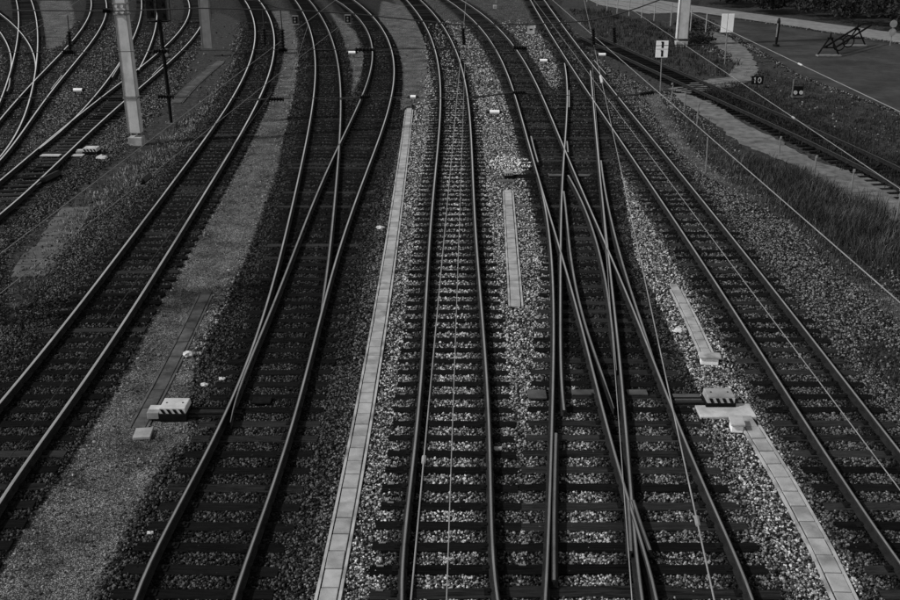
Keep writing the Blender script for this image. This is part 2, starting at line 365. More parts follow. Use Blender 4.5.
while yl[-1] < 135: yl.append(yl[-1] + max(.18, .0062 * yl[-1]))
ysg = np.concatenate([[-300, -60, -15], yl, [150, 200, 400, 1000, 3000]])
XX, YY = np.meshgrid(xs, ysg); P = np.stack([XX.ravel(), YY.ravel()], -1)
def soft(Q, sft): return np.clip(.5 + np.max([sdist(P, q) for q in Q], axis=0) / (2 * sft), 0, 1)
fine = soft(FINE, .5); soil = soft(SOIL, .6)
def offs(k, Pt): c = RT_[k]; return (Pt[:, 0] - c.x(Pt[:, 1])) / np.sqrt(1 + c.dx(Pt[:, 1]) ** 2)
def tone_at(Pt):
    """how clean or grimy the ballast is: brake dust and oil by the tracks and points, fresh stone round the middle track"""
    t = np.full(len(Pt), .55); y = Pt[:, 1]
    oc = offs('C', Pt); t = np.where((oc > -2.1) & (oc < 2.6), 1.0, t)
    od = offs('D', Pt); oe = offs('E', Pt); ox = offs('X', Pt)
    t = np.where((oe < -1.2) & (od > 1.6), .95, t); t = np.where(np.abs(oe) < 1.5, .32, t); t = np.where(oe > 1.5, .42, t)
    slip = (np.abs(od) < 1.6) | ((np.abs(ox) < 1.6) & (y < 60)); t = np.where(slip, np.where(y < 20.5, .55, .15), t)
    t = np.where((oc > 1.5) & (oc < 2.9) & (od < -1.2), .95, t)
    oa = offs('A', Pt); t = np.where(np.abs(oa) < 1.8, .17, t); t = np.where((oa < -1.8) & (y > 10), np.where(y > 44, .42, .26), t)
    ob = offs('B2', Pt); ob1 = offs('B1', Pt)
    t = np.where((np.abs(ob) < 2.0) | ((np.abs(ob1) < 1.9) & (y > 22)), np.where(y < 22, .2, .12), t)
    t = np.where((ob >= 1.7) & (oc < -2.1), .32, t)
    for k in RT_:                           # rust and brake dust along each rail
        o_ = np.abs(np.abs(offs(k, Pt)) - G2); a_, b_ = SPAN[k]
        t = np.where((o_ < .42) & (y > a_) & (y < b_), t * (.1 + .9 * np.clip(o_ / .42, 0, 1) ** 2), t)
    t = np.where((np.abs(offs('F', Pt)) < 2.2) & (y > 38) & (y < 84), .08, t)
    m = up(511, 163); t = np.where(np.hypot(Pt[:, 0] - m[0], (Pt[:, 1] - m[1]) * .6) < .9, 1.9, t)
    return t * np.where(y > 60, .85, 1.0)
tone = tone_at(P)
NX, NY = len(xs), len(ysg)
zg = -.035 + .012 * np.sin(P[:, 0] * 1.3 + 2 * np.sin(P[:, 1] * .4)) * np.sin(P[:, 1] * .9) - .05 * fine
zg -= .04 * soil
gi = np.arange(NX * NY).reshape(NY, NX)
fq = np.stack([gi[:-1, :-1].ravel(), gi[:-1, 1:].ravel(), gi[1:, 1:].ravel(), gi[1:, :-1].ravel()], -1)
me = bpy.data.meshes.new('ground'); me.from_pydata(np.column_stack([P, zg]).tolist(), [], fq.tolist())
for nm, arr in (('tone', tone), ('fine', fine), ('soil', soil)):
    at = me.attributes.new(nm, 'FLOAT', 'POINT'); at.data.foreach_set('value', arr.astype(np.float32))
me.polygons.foreach_set('use_smooth', [True] * len(fq)); me.update()
ground = bpy.data.objects.new('ground', me); COL.objects.link(ground); kind(ground, 'structure')
def ground_mat():
    m, n, p = newmat('ground'); L = n.links
    pos = n.nodes.new('ShaderNodeNewGeometry').outputs['Position']
    def att(a): return N(n, 'ShaderNodeAttribute', _attribute_name=a).outputs['Fac']
    def noise(s, d=5, r=.6): q = N(n, 'ShaderNodeTexNoise', Scale=s, Detail=d, Roughness=r); L.new(pos, q.inputs['Vector']); return q.outputs[0]
    def vor(s):
        q = N(n, 'ShaderNodeTexVoronoi', Scale=s); L.new(pos, q.inputs['Vector'])
        b = n.nodes.new('ShaderNodeRGBToBW'); L.new(q.outputs['Color'], b.inputs[0]); return q.outputs['Distance'], b.outputs[0]
    def mix(f, a, b):
        x = N(n, 'ShaderNodeMix', _data_type='RGBA'); L.new(f, x.inputs[0]); L.new(a, x.inputs[6]); L.new(b, x.inputs[7]); return x.outputs[2]
    n1, n2, n3 = noise(.9), noise(7, 6, .7), noise(70, 3, .8)
    d1, c1 = vor(15); d2, c2 = vor(55); d3, c3 = vor(26)
    st = mth(n, 'MULTIPLY', ramp(n, c1, [(.25, .01), (.8, .3)]), ramp(n, d1, [(.3, 1), (.7, .06)]))
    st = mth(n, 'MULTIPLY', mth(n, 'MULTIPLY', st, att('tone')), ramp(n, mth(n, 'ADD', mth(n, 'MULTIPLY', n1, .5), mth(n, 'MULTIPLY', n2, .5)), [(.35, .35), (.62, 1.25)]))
    fi = mth(n, 'MULTIPLY', ramp(n, c2, [(.2, .02), (.6, .085), (.85, .3)]), ramp(n, mth(n, 'ADD', mth(n, 'MULTIPLY', n1, .6), mth(n, 'MULTIPLY', n2, .4)), [(.38, .32), (.62, 1.3)]))
    so = mth(n, 'MULTIPLY', ramp(n, n2, [(.3, .012), (.52, .035), (.72, .12)]), ramp(n, n3, [(.3, .5), (.7, 1.3)]))
    def edge(a): return ramp(n, mth(n, 'ADD', att(a), mth(n, 'MULTIPLY', mth(n, 'SUBTRACT', n2, .5), .9)), [(.38, 0), (.62, 1)])
    fe, se = edge('fine'), edge('soil')
    col = mix(se, mix(fe, st, fi), so); L.new(col, p.inputs['Base Color']); p.inputs['Roughness'].default_value = .95; p.inputs['Specular IOR Level'].default_value = .1
    h = mth(n, 'SUBTRACT', 1, d1); hf = mth(n, 'MULTIPLY', mth(n, 'SUBTRACT', 1, d2), .35); hs = mth(n, 'MULTIPLY', n2, .8)
    hh = mix(se, mix(fe, h, hf), hs); bp = N(n, 'ShaderNodeBump', Strength=.9, Distance=.04); L.new(hh, bp.inputs['Height']); L.new(bp.outputs[0], p.inputs['Normal'])
    return m
me.materials.append(ground_mat())
PAVE = []
def sheet(name, px, mat, z, raw=None, rag=.03):
    PAVE.append(poly(px))
    Q0 = poly(px); Q = []; r_ = np.random.default_rng(len(px))
    for i in range(len(Q0)):                # ragged edge
        a, b = Q0[i], Q0[(i + 1) % len(Q0)]; L_ = np.hypot(*(b - a)); m = int(min(60, max(1, L_ / .35))); nn = np.array([a[1] - b[1], b[0] - a[0]]) / (L_ + 1e-9); w_ = 0
        for j in range(m): w_ = .6 * w_ + r_.normal(0, rag); Q.append(a + (b - a) * j / m + nn * w_ * (j > 0))
    Q = np.array(Q); s = MB(); n = len(Q)
    s.add([(x, y, z) for x, y in Q] + [(x, y, -.12) for x, y in Q], [tuple(range(n)) if raw is None else tuple(range(n))] + [(i, (i + 1) % n, n + (i + 1) % n, n + i) for i in range(n)])
    o = s.build(name, M[mat]); kind(o, 'structure')
    import bmesh
    bm = bmesh.new(); bm.from_mesh(o.data); bmesh.ops.recalc_face_normals(bm, faces=bm.faces); bmesh.ops.triangulate(bm, faces=[f for f in bm.faces if len(f.verts) > 4]); bm.to_mesh(o.data); bm.free()
    return o
sheet('yard_pavement', [(620,-2),(690,14),(720,28),(745,40),(775,58),(800,74),(870,100),(905,112),(1120,190),(1120,70),(900,44),(790,27),(700,14)], 'asphalt', -.016)
sheet('road', [(560,-14),(600,4),(650,13),(690,12),(700,12),(790,25),(900,42),(1120,74),(1120,58),(900,33),(790,18),(700,6),(640,-3),(600,-12)], 'road_pale', -.010)
sheet('footpath', [(668,88),(700,81),(728,77),(735,66),(732,54),(715,45),(700,35),(712,29),(738,42),(753,56),(759,70),(752,80),(735,86),(690,93)], 'path', -.006, rag=.09)
sheet('dirt_path', [(672,92),(685,93),(717,106),(747,125),(776,139),(800,153),(835,166),(865,176),(905,189),(1000,230),(1000,275),(905,222),(855,198),(815,176),(783,158),(751,147),(726,132),(699,113)], 'path', -.012, rag=.10)

# ------------------------------------------------------------------ cable troughs, slabs
BLOCK = []                                 # footprints kept free of ballast: (x, y, angle, hx, hy)
def trough(px, label, wd=.40, lid=.5, mat='concrete', extra=None, zt=.03, deg=2):
    P = poly(px); c = Curve(P, min(deg, len(P) - 1)); y0, y1 = P[:, 1].min(), P[:, 1].max()
    root = thing('cable_trough', label, 'cable trough', (float(c.x(y0)), y0, 0), 'concrete cable troughs between the tracks')
    ys = arc_stations(c, y0, y1, lid); Q = c.at(ys); me = None
    for s in (-1, 1):
        a = MB(); E_ = c.at(np.linspace(y0, y1, max(3, int((y1 - y0) / 1.5))), s * (wd / 2 - .02))
        k = len(E_); vs = []
        for i in range(k):
            d = float(c.dx(E_[i][1])); nn = np.array([1, -d]) / math.hypot(1, d)
            for (u, z) in ((-.025, -.2), (.025, -.2), (.025, zt - .004), (-.025, zt - .004)): vs.append((*(E_[i] + nn * u), z))
        fs = [(0, 1, 2, 3), tuple((k - 1) * 4 + j for j in (3, 2, 1, 0))]
        for i in range(k - 1):
            for j in range(4): fs.append((i * 4 + j, i * 4 + 4 + j, i * 4 + 4 + (j + 1) % 4, i * 4 + (j + 1) % 4))
        a.add(vs, fs).build('side_wall', M[mat], root)
    lm = MB().box((0, 0, 0), (wd - .135, lid - .03, .05)).mesh('lid', M['lid' if mat == 'concrete' else 'lid_dirty'])
    for i in range(len(ys) - 1):
        m = (Q[i] + Q[i + 1]) / 2; d = Q[i + 1] - Q[i]; a = math.atan2(d[1], d[0]) - math.pi / 2
        o = bpy.data.objects.new('lid', lm); COL.objects.link(o); o.parent = root
        o.location = (m[0] - root.location.x + random.gauss(0, .003), m[1] - root.location.y, zt - .028 + random.gauss(0, .0035)); o.rotation_euler = (random.gauss(0, .006), random.gauss(0, .006), a + random.gauss(0, .006))
        b = o.modifiers.new('bevel', 'BEVEL'); b.width = .008; b.segments = 1
        BLOCK.append((m[0], m[1], a, wd / 2, lid / 2))
    return root
trough([(409,110),(404.5,150),(394,225),(384,300),(371,375),(356,450),(327.5,600),(322,630)], 'long pale concrete cable trough left of the middle track', .42)
trough([(508,191),(510,220),(512,250),(516,307)], 'short pale cable trough between the middle track and the double slip', .40)
trough([(676,290),(692,322),(708,357)], 'short cable trough ending in a block, left of the rightmost track', .36)
trough([(748,426),(769,450),(807,525),(845,600),(862,635)], 'pale cable trough at lower right running to the picture edge', .42)
trough([(205,293),(185,335),(162,380),(138,425)], 'dirty dark cable trough beside the gravel path at left', .42, .9, 'concrete_dirty', zt=-.055)
trough([(219,62),(208,70),(193,84),(176,102)], 'dark concrete trough running from the foot of the far left mast', .7, 1.2, 'concrete_dirty', zt=-.03)
def block_thing(name, px, size, mat, label, cat, rz=0, z0=-.06, bevel=.012, group=None):
    p = up(*px); o = MB().box((p[0], p[1], z0 + size[2] / 2), size, rz).build(name, M[mat], None, bevel, origin=(p[0], p[1], z0))
    BLOCK.append((p[0], p[1], rz, size[0] / 2, size[1] / 2)); return tag(o, label, cat, group)
def slab_on_block(px, size, label):
    p = up(*px); r = thing('cover_slab', label, 'slab', (p[0], p[1], 0))
    MB().box((p[0], p[1], .17), (size[0], size[1], .05), -.1).build('lid', M['concrete'], r, .01)
    MB().box((p[0], p[1], .04), (size[0] * .8, size[1] * .7, .21), -.1).build('base', M['sign_white'], r, .01)
    BLOCK.append((p[0], p[1], 0, size[0] / 2, size[1] / 2)); return r
slab_on_block((709,362), (.52, .3), 'pale concrete block closing the end of a short cable trough')
slab_on_block((736,428), (.3, .42), 'small pale slab beside the head of the lower right trough')
block_thing('cover_slab', (143,432), (.36, .42, .07), 'paint_grey', 'small square pale slab lying in gravel below the left point machine', 'slab', .1, -.075)
block_thing('cover_slab', (505,181), (.75, .35, .08), 'concrete_dark', 'dark slab at the head of the short middle trough', 'slab', 0, -.05)
block_thing('cover_slab', (521,206), (.4, .3, .10), 'concrete_dark', 'small dark slab right of the short middle trough', 'slab', 0, -.05)
root = thing('slab_walkway', 'broken pale slab walkway in the weeds at the left edge', 'walkway', up(48, 245))
a0, a1 = up(30, 272), up(78, 208)
for i in range(13):
    t = i / 12; p = a0 + (a1 - a0) * t; d = a1 - a0; a = math.atan2(d[1], d[0])
    MB().box((p[0] + random.gauss(0, .06), p[1], -.07 + random.gauss(0, .006)), (np.hypot(*d[:2]) / 12 - .03, 1.15 + random.gauss(0, .07), .08), a + random.gauss(0, .03)).build('slab', M['concrete_dark'], root, .015)

# ------------------------------------------------------------------ point machines
def stripes(p, wd, z, h, y, parent, n=4):
    for i in range(n):
        s = wd / n; x = p[0] - wd / 2 + s * (i + .25)
        q = [(x + s * .2, z - h / 2), (x + s * .7, z - h / 2), (x + s * .28, z + h / 2), (x - s * .22, z + h / 2)]
        MB().add([(a, y, b) for a, b in q] + [(a, y - .004, b) for a, b in q], [(4, 5, 6, 7), (0, 3, 2, 1), (0, 1, 5, 4), (1, 2, 6, 5), (2, 3, 7, 6), (3, 0, 4, 7)]).build('stripe', M['black'], parent)
def point_machine(px, wd, dp, h, label, left_box=0, mat='paint_white', rod=None, lean=.1):
    p = up(*px); r = thing('point_machine', label, 'point machine', (p[0], p[1], 0), 'point machines')
    MB().box((p[0], p[1], .02), (wd * 1.06, dp * 1.1, .18)).build('base_frame', M['iron'], r, .01)
    c = MB().box((p[0], p[1], .11 + h / 2), (wd, dp, h), 0, 0, (.96, .94), (0, .0)).build('cover', M[mat], r, .015)
    MB().box((p[0], p[1] - dp / 2 - .004, .11 + h * .46), (wd * .95, .008, h * .8)).build('warning_board', M['paint_white'], c)
    stripes(p, wd * .92, .11 + h * .46, h * .72, p[1] - dp / 2 - .012, c)
    for s in (-1, 1): MB().tube([(p[0] + s * wd * .3, p[1], .11 + h - .004), (p[0] + s * wd * .3, p[1], .11 + h + .01)], .02, 8).build('cover_bolt', M['iron'], c)
    if left_box:
        MB().box((p[0] - wd / 2 - left_box / 2 - .01, p[1] - .08, .06), (left_box, dp * .7, .16)).build('terminal_box', M['paint_grey'], r, .012)
        MB().box((p[0] - wd / 2 - left_box / 2 - .01, p[1] - .05, .155), (left_box * .9, dp * .4, .03)).build('terminal_lid', M['paint_white'], r, .006)
    if rod:
        for s, q in ((-.14, .05), (.12, .05)): MB().tube([(p[0] + (wd / 2 if rod > 0 else -wd / 2), p[1] + s, .06), (p[0] + rod, p[1] + s, .06)], .022, 6).build('drive_rod', M['iron'], r)
        MB().box((p[0] + rod * .55, p[1], .0), (abs(rod) * .8, .32, .07)).build('rod_trough', M['timber'], r, .01)
    BLOCK.append((p[0], p[1], 0, wd * .6 + left_box, dp * .65)); return r
point_machine((176,413), .58, .5, .14, 'white striped point machine between gravel path and forking left track', .26, rod=1.5)
point_machine((718,403), .62, .46, .16, 'grey striped point machine on a pale base slab right of the double slip', 0, 'paint_grey', rod=-1.2)
point_machine((509,177), .34, .4, .12, 'small striped point machine between the middle track and the double slip', 0, 'paint_grey', rod=1.1)
point_machine((92,153), .62, .5, .16, 'white point machine by the shiny left track, near the weeds', .3, rod=-.8)
block_thing('base_slab', (725,411), (1.22, .62, .07), 'paint_white', 'pale base slab under the grey striped point machine', 'slab', 0, -.045)
def plate(px, size, label, k):
    p = up(*px); o = MB().box((p[0], p[1], .035), (size[0], size[1], .045)).build('cover_plate', M[k], None, .01, origin=(p[0], p[1], 0))
    BLOCK.append((p[0], p[1], 0, size[0] / 2, size[1] / 2)); return tag(o, label, 'plate', 'steel cover plates over the point rods')
M['plate'] = surf('plate', .05, .10, 4, .7, .3, spot=.6)
plate((537,396), (.42, .4, .05), 'worn grey cover plate just left of the double slip, lower one', 'plate')
plate((583,394), (.52, .24, .05), 'grey cover plate between the rails in the middle of the double slip', 'plate')
plate((637,394), (.46, .24, .05), 'grey cover plate on the right half of the double slip', 'plate')
plate((687,399), (.6, .3, .05), 'long grey plate between the double slip and its point machine', 'plate')
plate((556,176), (.6, .3, .05), 'grey cover plate at the upper end of the double slip, left one', 'plate')
plate((584,176), (.45, .3, .05), 'grey cover plate at the upper end of the double slip, right one', 'plate')
plate((535,176), (.6, .4, .05), 'dark cover plate left of the upper double slip rails', 'iron')
plate((51,156), (.85, .35, .05), 'white cover plate between the rails of the shiny left track', 'paint_white')
plate((78,156), (.5, .35, .05), 'white cover plate beside the right rail of the shiny left track', 'paint_white')
plate((262,402), (.42, .3, .05), 'thin framed plate between the rails of the forking left track', 'iron')

# ------------------------------------------------------------------ fouling point markers, small boxes, stones
def marker(px, label, wd=.5, z=.26):
    p = up(px[0], px[1], z); r = thing('fouling_marker', label, 'track marker', (p[0], p[1], -.03), 'fouling point markers')
    MB().tube([(p[0] - wd / 2, p[1], z), (p[0] + wd / 2, p[1], z)], .11, 10).build('board', M['sign_white'], r)
    for s in (-1, 1):
        MB().tube([(p[0] + s * wd / 2, p[1], z), (p[0] + s * (wd / 2 + .07), p[1], z), (p[0] + s * (wd / 2 + .2), p[1], z)], [.09, .085, .02], 10).build('end_cone', M['black'], r)
        MB().tube([(p[0] + s * wd * .3, p[1], -.06), (p[0] + s * wd * .3, p[1], z - .07)], .02, 6).build('stake', M['iron'], r)
for px, lb in [((494.5,112), 'white fouling marker with black ends right of the middle track'), ((78,90), 'white fouling marker with black ends between the shiny left tracks'),
               ((543.5,60.5), 'white fouling marker in gravel left of the link track turnout'), ((602,54.5), 'white fouling marker left of the stacked figure sign'),
               ((352,52.5), 'white fouling marker between the two branches of the forking track'), ((413,97), 'small white marker just above the head of the long cable trough')]:
    marker(px, lb, .3 if px[0] == 413 else .5)
def board(px, w_, h_, z, label, mat='paint_white'):
    p = up(px[0], px[1], z); r = thing('track_board', label, 'sign', (p[0], p[1], -.03))
    MB().box((p[0], p[1], z), (w_, .03, h_)).build('panel', M[mat], r); MB().box((p[0], p[1] - .02, z + h_ * .1), (w_ * .4, .012, h_ * .2)).build('symbol', M['black'], r)
    MB().tube([(p[0], p[1] + .03, -.08), (p[0], p[1] + .03, z + h_ / 2 - .03)], .025, 6).build('post', M['steel'], r)
board((531,30), .6, .6, .5, 'small square white board between two tracks at top centre')
def dwarf_signal(px, label):
    p = up(*px); r = thing('dwarf_signal', label, 'signal', (p[0], p[1], 0), 'dwarf signals')
    b = MB().box((p[0], p[1], .62), (.42, .28, .62)).build('housing', M['black'], r, .02)
    for z in (.48, .74): MB().tube([(p[0], p[1] - .14, z), (p[0], p[1] - .19, z)], .085, 12).build('lens', M['steel'], b)
    MB().box((p[0], p[1], .95), (.56, .4, .03)).build('hood', M['steel'], b)
    MB().box((p[0], p[1], .24), (.62, .4, .05)).build('platform', M['steel'], r)
    for s in (-1, 1): MB().box((p[0] + s * .27, p[1], .44), (.04, .04, .94)).build('frame_post', M['steel'], r)
dwarf_signal((295.5,27), 'black dwarf signal between the curving left track and the forking track')
dwarf_signal((348,26), 'black dwarf signal between the two branches of the forking track')
def rock(px, s, label):
    p = up(*px); bmv = []; n = 40
    import bmesh
    bm = bmesh.new(); bmesh.ops.create_icosphere(bm, subdivisions=2, radius=1)
    for v in bm.verts:
        k = 1 + .28 * math.sin(v.co.x * 5 + px[0]) * math.sin(v.co.y * 4.3 + px[1]) + random.uniform(-.08, .08); v.co = Vector((v.co.x * s * k, v.co.y * s * .75 * k, v.co.z * s * .55 * k))
    m_ = bpy.data.meshes.new('rock'); bm.to_mesh(m_); bm.free(); m_.materials.append(M['white_stone'])
    o = bpy.data.objects.new('rock', m_); COL.objects.link(o); o.location = (p[0], p[1], .0); tag(o, label, 'rock', 'pale rocks lying in the yard')
rock((189,354), .14, 'pale rock on the gravel above the left point machine'); rock((204,385), .09, 'small round pale rock close above the left point machine')
rock((380,228), .15, 'pale rock touching the left side of the long cable trough'); rock((679,331), .16, 'pale flat rock left of the short right trough')
rock((498,449), .09, 'white scrap beside the right rail of the middle track'); rock((150,533), .06, 'small pale rock beside the forking left track at bottom')
rock((102,158), .25, 'pale rock beside the white point machine at left'); rock((222,379), .08, 'little pale rock just left of the forking track')

# ------------------------------------------------------------------ ballast stones (uncountable): one object, instanced inside its own node tree
RES = .03; gx0, gy0, gx1, gy1 = -46, 8, 46, 100; OCC = np.zeros((int((gy1 - gy0) / RES), int((gx1 - gx0) / RES)), bool)
def occupy(x, y, a, hx, hy):
    r = math.hypot(hx, hy); i0, i1 = int((y - r - gy0) / RES), int((y + r - gy0) / RES) + 1; j0, j1 = int((x - r - gx0) / RES), int((x + r - gx0) / RES) + 1
    i0, j0 = max(i0, 0), max(j0, 0); i1, j1 = min(i1, OCC.shape[0]), min(j1, OCC.shape[1])
    if i0 >= i1 or j0 >= j1: return
    yy, xx = np.mgrid[i0:i1, j0:j1]; dx = gx0 + (xx + .5) * RES - x; dy = gy0 + (yy + .5) * RES - y; c, s = math.cos(a), math.sin(a)
    OCC[i0:i1, j0:j1] |= (np.abs(dx * c + dy * s) < hx) & (np.abs(-dx * s + dy * c) < hy)
for (x, y, a, hl, k) in SLP:
    if y < 99: occupy(x, y, a, hl + .0, .135)
for b in BLOCK: occupy(b[0], b[1], b[2], b[3] + .02, b[4] + .02)
def field(n, f): return f
pts = []; 
def scatter(y0, y1, dens, s0, s1, small=False):
    hw = .52 * y1 + 4; n = int(2 * hw * (y1 - y0) * dens)
    q = np.stack([rng.uniform(-hw, hw, n), rng.uniform(y0, y1, n)], -1)
    D_ = q[:, 1] * C_ + CZ * S_; q = q[(np.abs(q[:, 0]) < .465 * D_ + .3) & (np.abs(q[:, 0]) < 45.5)]
    fz = np.max([sdist(q, z) for z in FINE], axis=0); sz = np.max([sdist(q, z) for z in SOIL], axis=0)
    keep = np.ones(len(q), bool); nz = rng.normal(0, .22, len(q))
    if y1 > 90: keep &= rng.random(len(q)) < np.clip((98 - q[:, 1]) / 24, 0, 1)
    if small: keep &= (fz > -.2)
    else: keep &= ((fz < nz) | (rng.random(len(q)) < (.02 if y1 < 25 else .003))) & ((sz < nz) | (rng.random(len(q)) < (.05 if y1 < 36 else .012)))
    if y1 > 36: keep &= np.max([sdist(q, z) for z in PAVE], axis=0) < -.1
    ii = ((q[:, 1] - gy0) / RES).astype(int); jj = ((q[:, 0] - gx0) / RES).astype(int)
    keep &= ~OCC[np.clip(ii, 0, OCC.shape[0] - 1), np.clip(jj, 0, OCC.shape[1] - 1)] | (rng.random(len(q)) < .02)
    q = q[keep]; n = len(q); s = rng.uniform(s0, s1, n) * (1 + .35 * (rng.random(n) < .08)); pts.append((q, s))
scatter(10, 22, 1000, .015, .029); scatter(22, 34, 560, .019, .034); scatter(34, 50, 400, .021, .036); scatter(50, 66, 150, .028, .048); scatter(66, 98, 60, .038, .062); scatter(26, 60, 45, .012, .022, True)
scatter(10, 26, 170, .006, .012, True)
Q = np.vstack([p[0] for p in pts]); Sz = np.concatenate([p[1] for p in pts]); n = len(Q); print('stones', n)
fz = np.max([sdist(Q, z) for z in FINE], axis=0)
Zs = -.028 + rng.uniform(-.012, .022, n) - np.where(fz > 0, .05, 0)
bme = bpy.data.meshes.new('ballast'); bme.vertices.add(n); bme.vertices.foreach_set('co', np.column_stack([Q, Zs]).astype(np.float32).ravel())
def pat(nm, tp, arr, key='value'): a = bme.attributes.new(nm, tp, 'POINT'); a.data.foreach_set(key, arr.astype(np.float32).ravel())
pat('rot', 'FLOAT_VECTOR', rng.uniform(0, 6.28, (n, 3)), 'vector')
pat('scl', 'FLOAT_VECTOR', Sz[:, None] * rng.uniform(.65, 1.25, (n, 3)), 'vector')
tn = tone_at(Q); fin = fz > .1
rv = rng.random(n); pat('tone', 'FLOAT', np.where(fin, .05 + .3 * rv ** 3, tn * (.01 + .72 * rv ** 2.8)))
bal = bpy.data.objects.new('ballast', bme); COL.objects.link(bal); kind(bal, 'stuff')
def stone_mat():
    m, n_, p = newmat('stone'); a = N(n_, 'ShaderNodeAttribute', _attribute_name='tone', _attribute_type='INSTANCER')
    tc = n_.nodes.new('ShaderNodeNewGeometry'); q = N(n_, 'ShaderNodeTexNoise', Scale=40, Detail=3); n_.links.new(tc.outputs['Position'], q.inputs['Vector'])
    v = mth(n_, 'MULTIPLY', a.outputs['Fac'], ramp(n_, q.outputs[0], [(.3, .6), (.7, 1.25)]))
    cb = n_.nodes.new('ShaderNodeCombineColor'); [n_.links.new(v, cb.inputs[i]) for i in range(3)]
    n_.links.new(cb.outputs[0], p.inputs['Base Color']); p.inputs['Roughness'].default_value = .9; p.inputs['Specular IOR Level'].default_value = .2; return m
gn = bpy.data.node_groups.new('ballast_nodes', 'GeometryNodeTree')
gn.interface.new_socket('Geometry', in_out='INPUT', socket_type='NodeSocketGeometry'); gn.interface.new_socket('Geometry', in_out='OUTPUT', socket_type='NodeSocketGeometry')
gi_, go_ = gn.nodes.new('NodeGroupInput'), gn.nodes.new('NodeGroupOutput'); g2i = gn.nodes.new('GeometryNodeGeometryToInstance')
for v in range(4):
    ic = gn.nodes.new('GeometryNodeMeshIcoSphere'); ic.inputs['Radius'].default_value = 1; ic.inputs['Subdivisions'].default_value = 1
    nz = gn.nodes.new('ShaderNodeTexNoise'); nz.noise_dimensions = '4D'; nz.inputs['W'].default_value = v * 7.3; nz.inputs['Scale'].default_value = 1.1
    sb = gn.nodes.new('ShaderNodeVectorMath'); sb.operation = 'SUBTRACT'; sb.inputs[1].default_value = (.5, .5, .5)
    sc = gn.nodes.new('ShaderNodeVectorMath'); sc.operation = 'SCALE'; sc.inputs['Scale'].default_value = 1.6
    sp = gn.nodes.new('GeometryNodeSetPosition'); sh = gn.nodes.new('GeometryNodeSetShadeSmooth'); sh.inputs['Shade Smooth'].default_value = False
    sm = gn.nodes.new('GeometryNodeSetMaterial'); sm.inputs['Material'].default_value = M.setdefault('stone', None) or M.update(stone=stone_mat()) or M['stone']
    gn.links.new(nz.outputs['Color'], sb.inputs[0]); gn.links.new(sb.outputs[0], sc.inputs[0]); gn.links.new(ic.outputs['Mesh'], sp.inputs['Geometry']); gn.links.new(sc.outputs[0], sp.inputs['Offset'])
    gn.links.new(sp.outputs[0], sh.inputs[0]); gn.links.new(sh.outputs[0], sm.inputs[0]); gn.links.new(sm.outputs[0], g2i.inputs[0])
ip = gn.nodes.new('GeometryNodeInstanceOnPoints'); ip.inputs['Pick Instance'].default_value = True
ri = gn.nodes.new('FunctionNodeRandomValue'); ri.data_type = 'INT'; ri.inputs[4].default_value = 0; ri.inputs[5].default_value = 3
ar = gn.nodes.new('GeometryNodeInputNamedAttribute'); ar.data_type = 'FLOAT_VECTOR'; ar.inputs['Name'].default_value = 'rot'
as_ = gn.nodes.new('GeometryNodeInputNamedAttribute'); as_.data_type = 'FLOAT_VECTOR'; as_.inputs['Name'].default_value = 'scl'
e2r = gn.nodes.new('FunctionNodeEulerToRotation')
gn.links.new(gi_.outputs[0], ip.inputs['Points']); gn.links.new(g2i.outputs[0], ip.inputs['Instance']); gn.links.new(ri.outputs[2], ip.inputs['Instance Index'])
gn.links.new(ar.outputs[0], e2r.inputs[0]); gn.links.new(e2r.outputs[0], ip.inputs['Rotation']); gn.links.new(as_.outputs[0], ip.inputs['Scale']); gn.links.new(ip.outputs[0], go_.inputs[0])
mod = bal.modifiers.new('stones', 'NODES'); mod.node_group = gn; bme.materials.append(M['stone'])

# ------------------------------------------------------------------ masts, signal, signs
def mast(px, w0, h, label, mat, taper=.72, collar=None, plinth=True):
    p = up(*px); r = thing('catenary_mast', label, 'mast', (p[0], p[1], -.05), 'catenary masts')
    MB().box((p[0], p[1], h / 2 + .25), (w0, w0 * .72, h - .5), 0, 0, (taper, taper)).build('shaft', M[mat], r, .02)
    for s in (-1, 1):                                     # raised corner flanges
        k = (1 + taper) / 2
        MB().box((p[0] + s * w0 * .47, p[1] - w0 * .37, h / 2 + .25), (.045, .03, h - .5), 0, 0, (taper, 1), (-s * w0 * .47 * (1 - taper), w0 * .36 * (1 - taper))).build('corner_angle', M['mast_grey'], r)
    if plinth: MB().box((p[0], p[1], .0), (w0 * 1.05, w0 * .85, .62)).build('plinth', M['concrete'], r, .02)
    if collar:
        for z in collar:
            k = 1 - (1 - taper) * z / h
            MB().box((p[0], p[1], z), (w0 * k + .08, w0 * .72 * k + .08, .07)).build('collar', M['steel'], r, .008)
    return p, r
mp_, mr_ = mast((137,143), .60, 13, 'big pale tapered catenary mast standing between the left tracks', 'mast_paint', .8, (2.1, 5.75, 6.2))
for s in (-1, 1):
    for z in (5.85, 6.1): MB().tube([(mp_[0] + s * .13, mp_[1] - .32, z), (mp_[0] + s * .13, mp_[1] - .14, z)], .06, 8).build('bracket', M['paint_white'], mr_)
mast((208.5,55), .72, 13, 'grey catenary mast at top left between the shiny tracks and the curving track', 'mast_grey', .85, plinth=False)
mast((681,45), .85, 13, 'pale grey catenary mast at top right beside the dark siding', 'mast_paint', .85)
mast((495,8), .36, 9, 'thin distant mast at top centre beside the middle tracks', 'mast_grey', .9)
p = (-19.0, 23.2); tm = thing('catenary_mast', 'twin-legged mast beyond the left edge whose shadow crosses the left track', 'mast', (p[0], p[1], -.05), 'catenary masts')
for s in (-1, 1): MB().box((p[0] - s * .12, p[1] + s * .42, 6.3), (.46, .46, 12.6), .8, 0, (.9, .9)).build('shaft', M['mast_grey'], tm, .02)
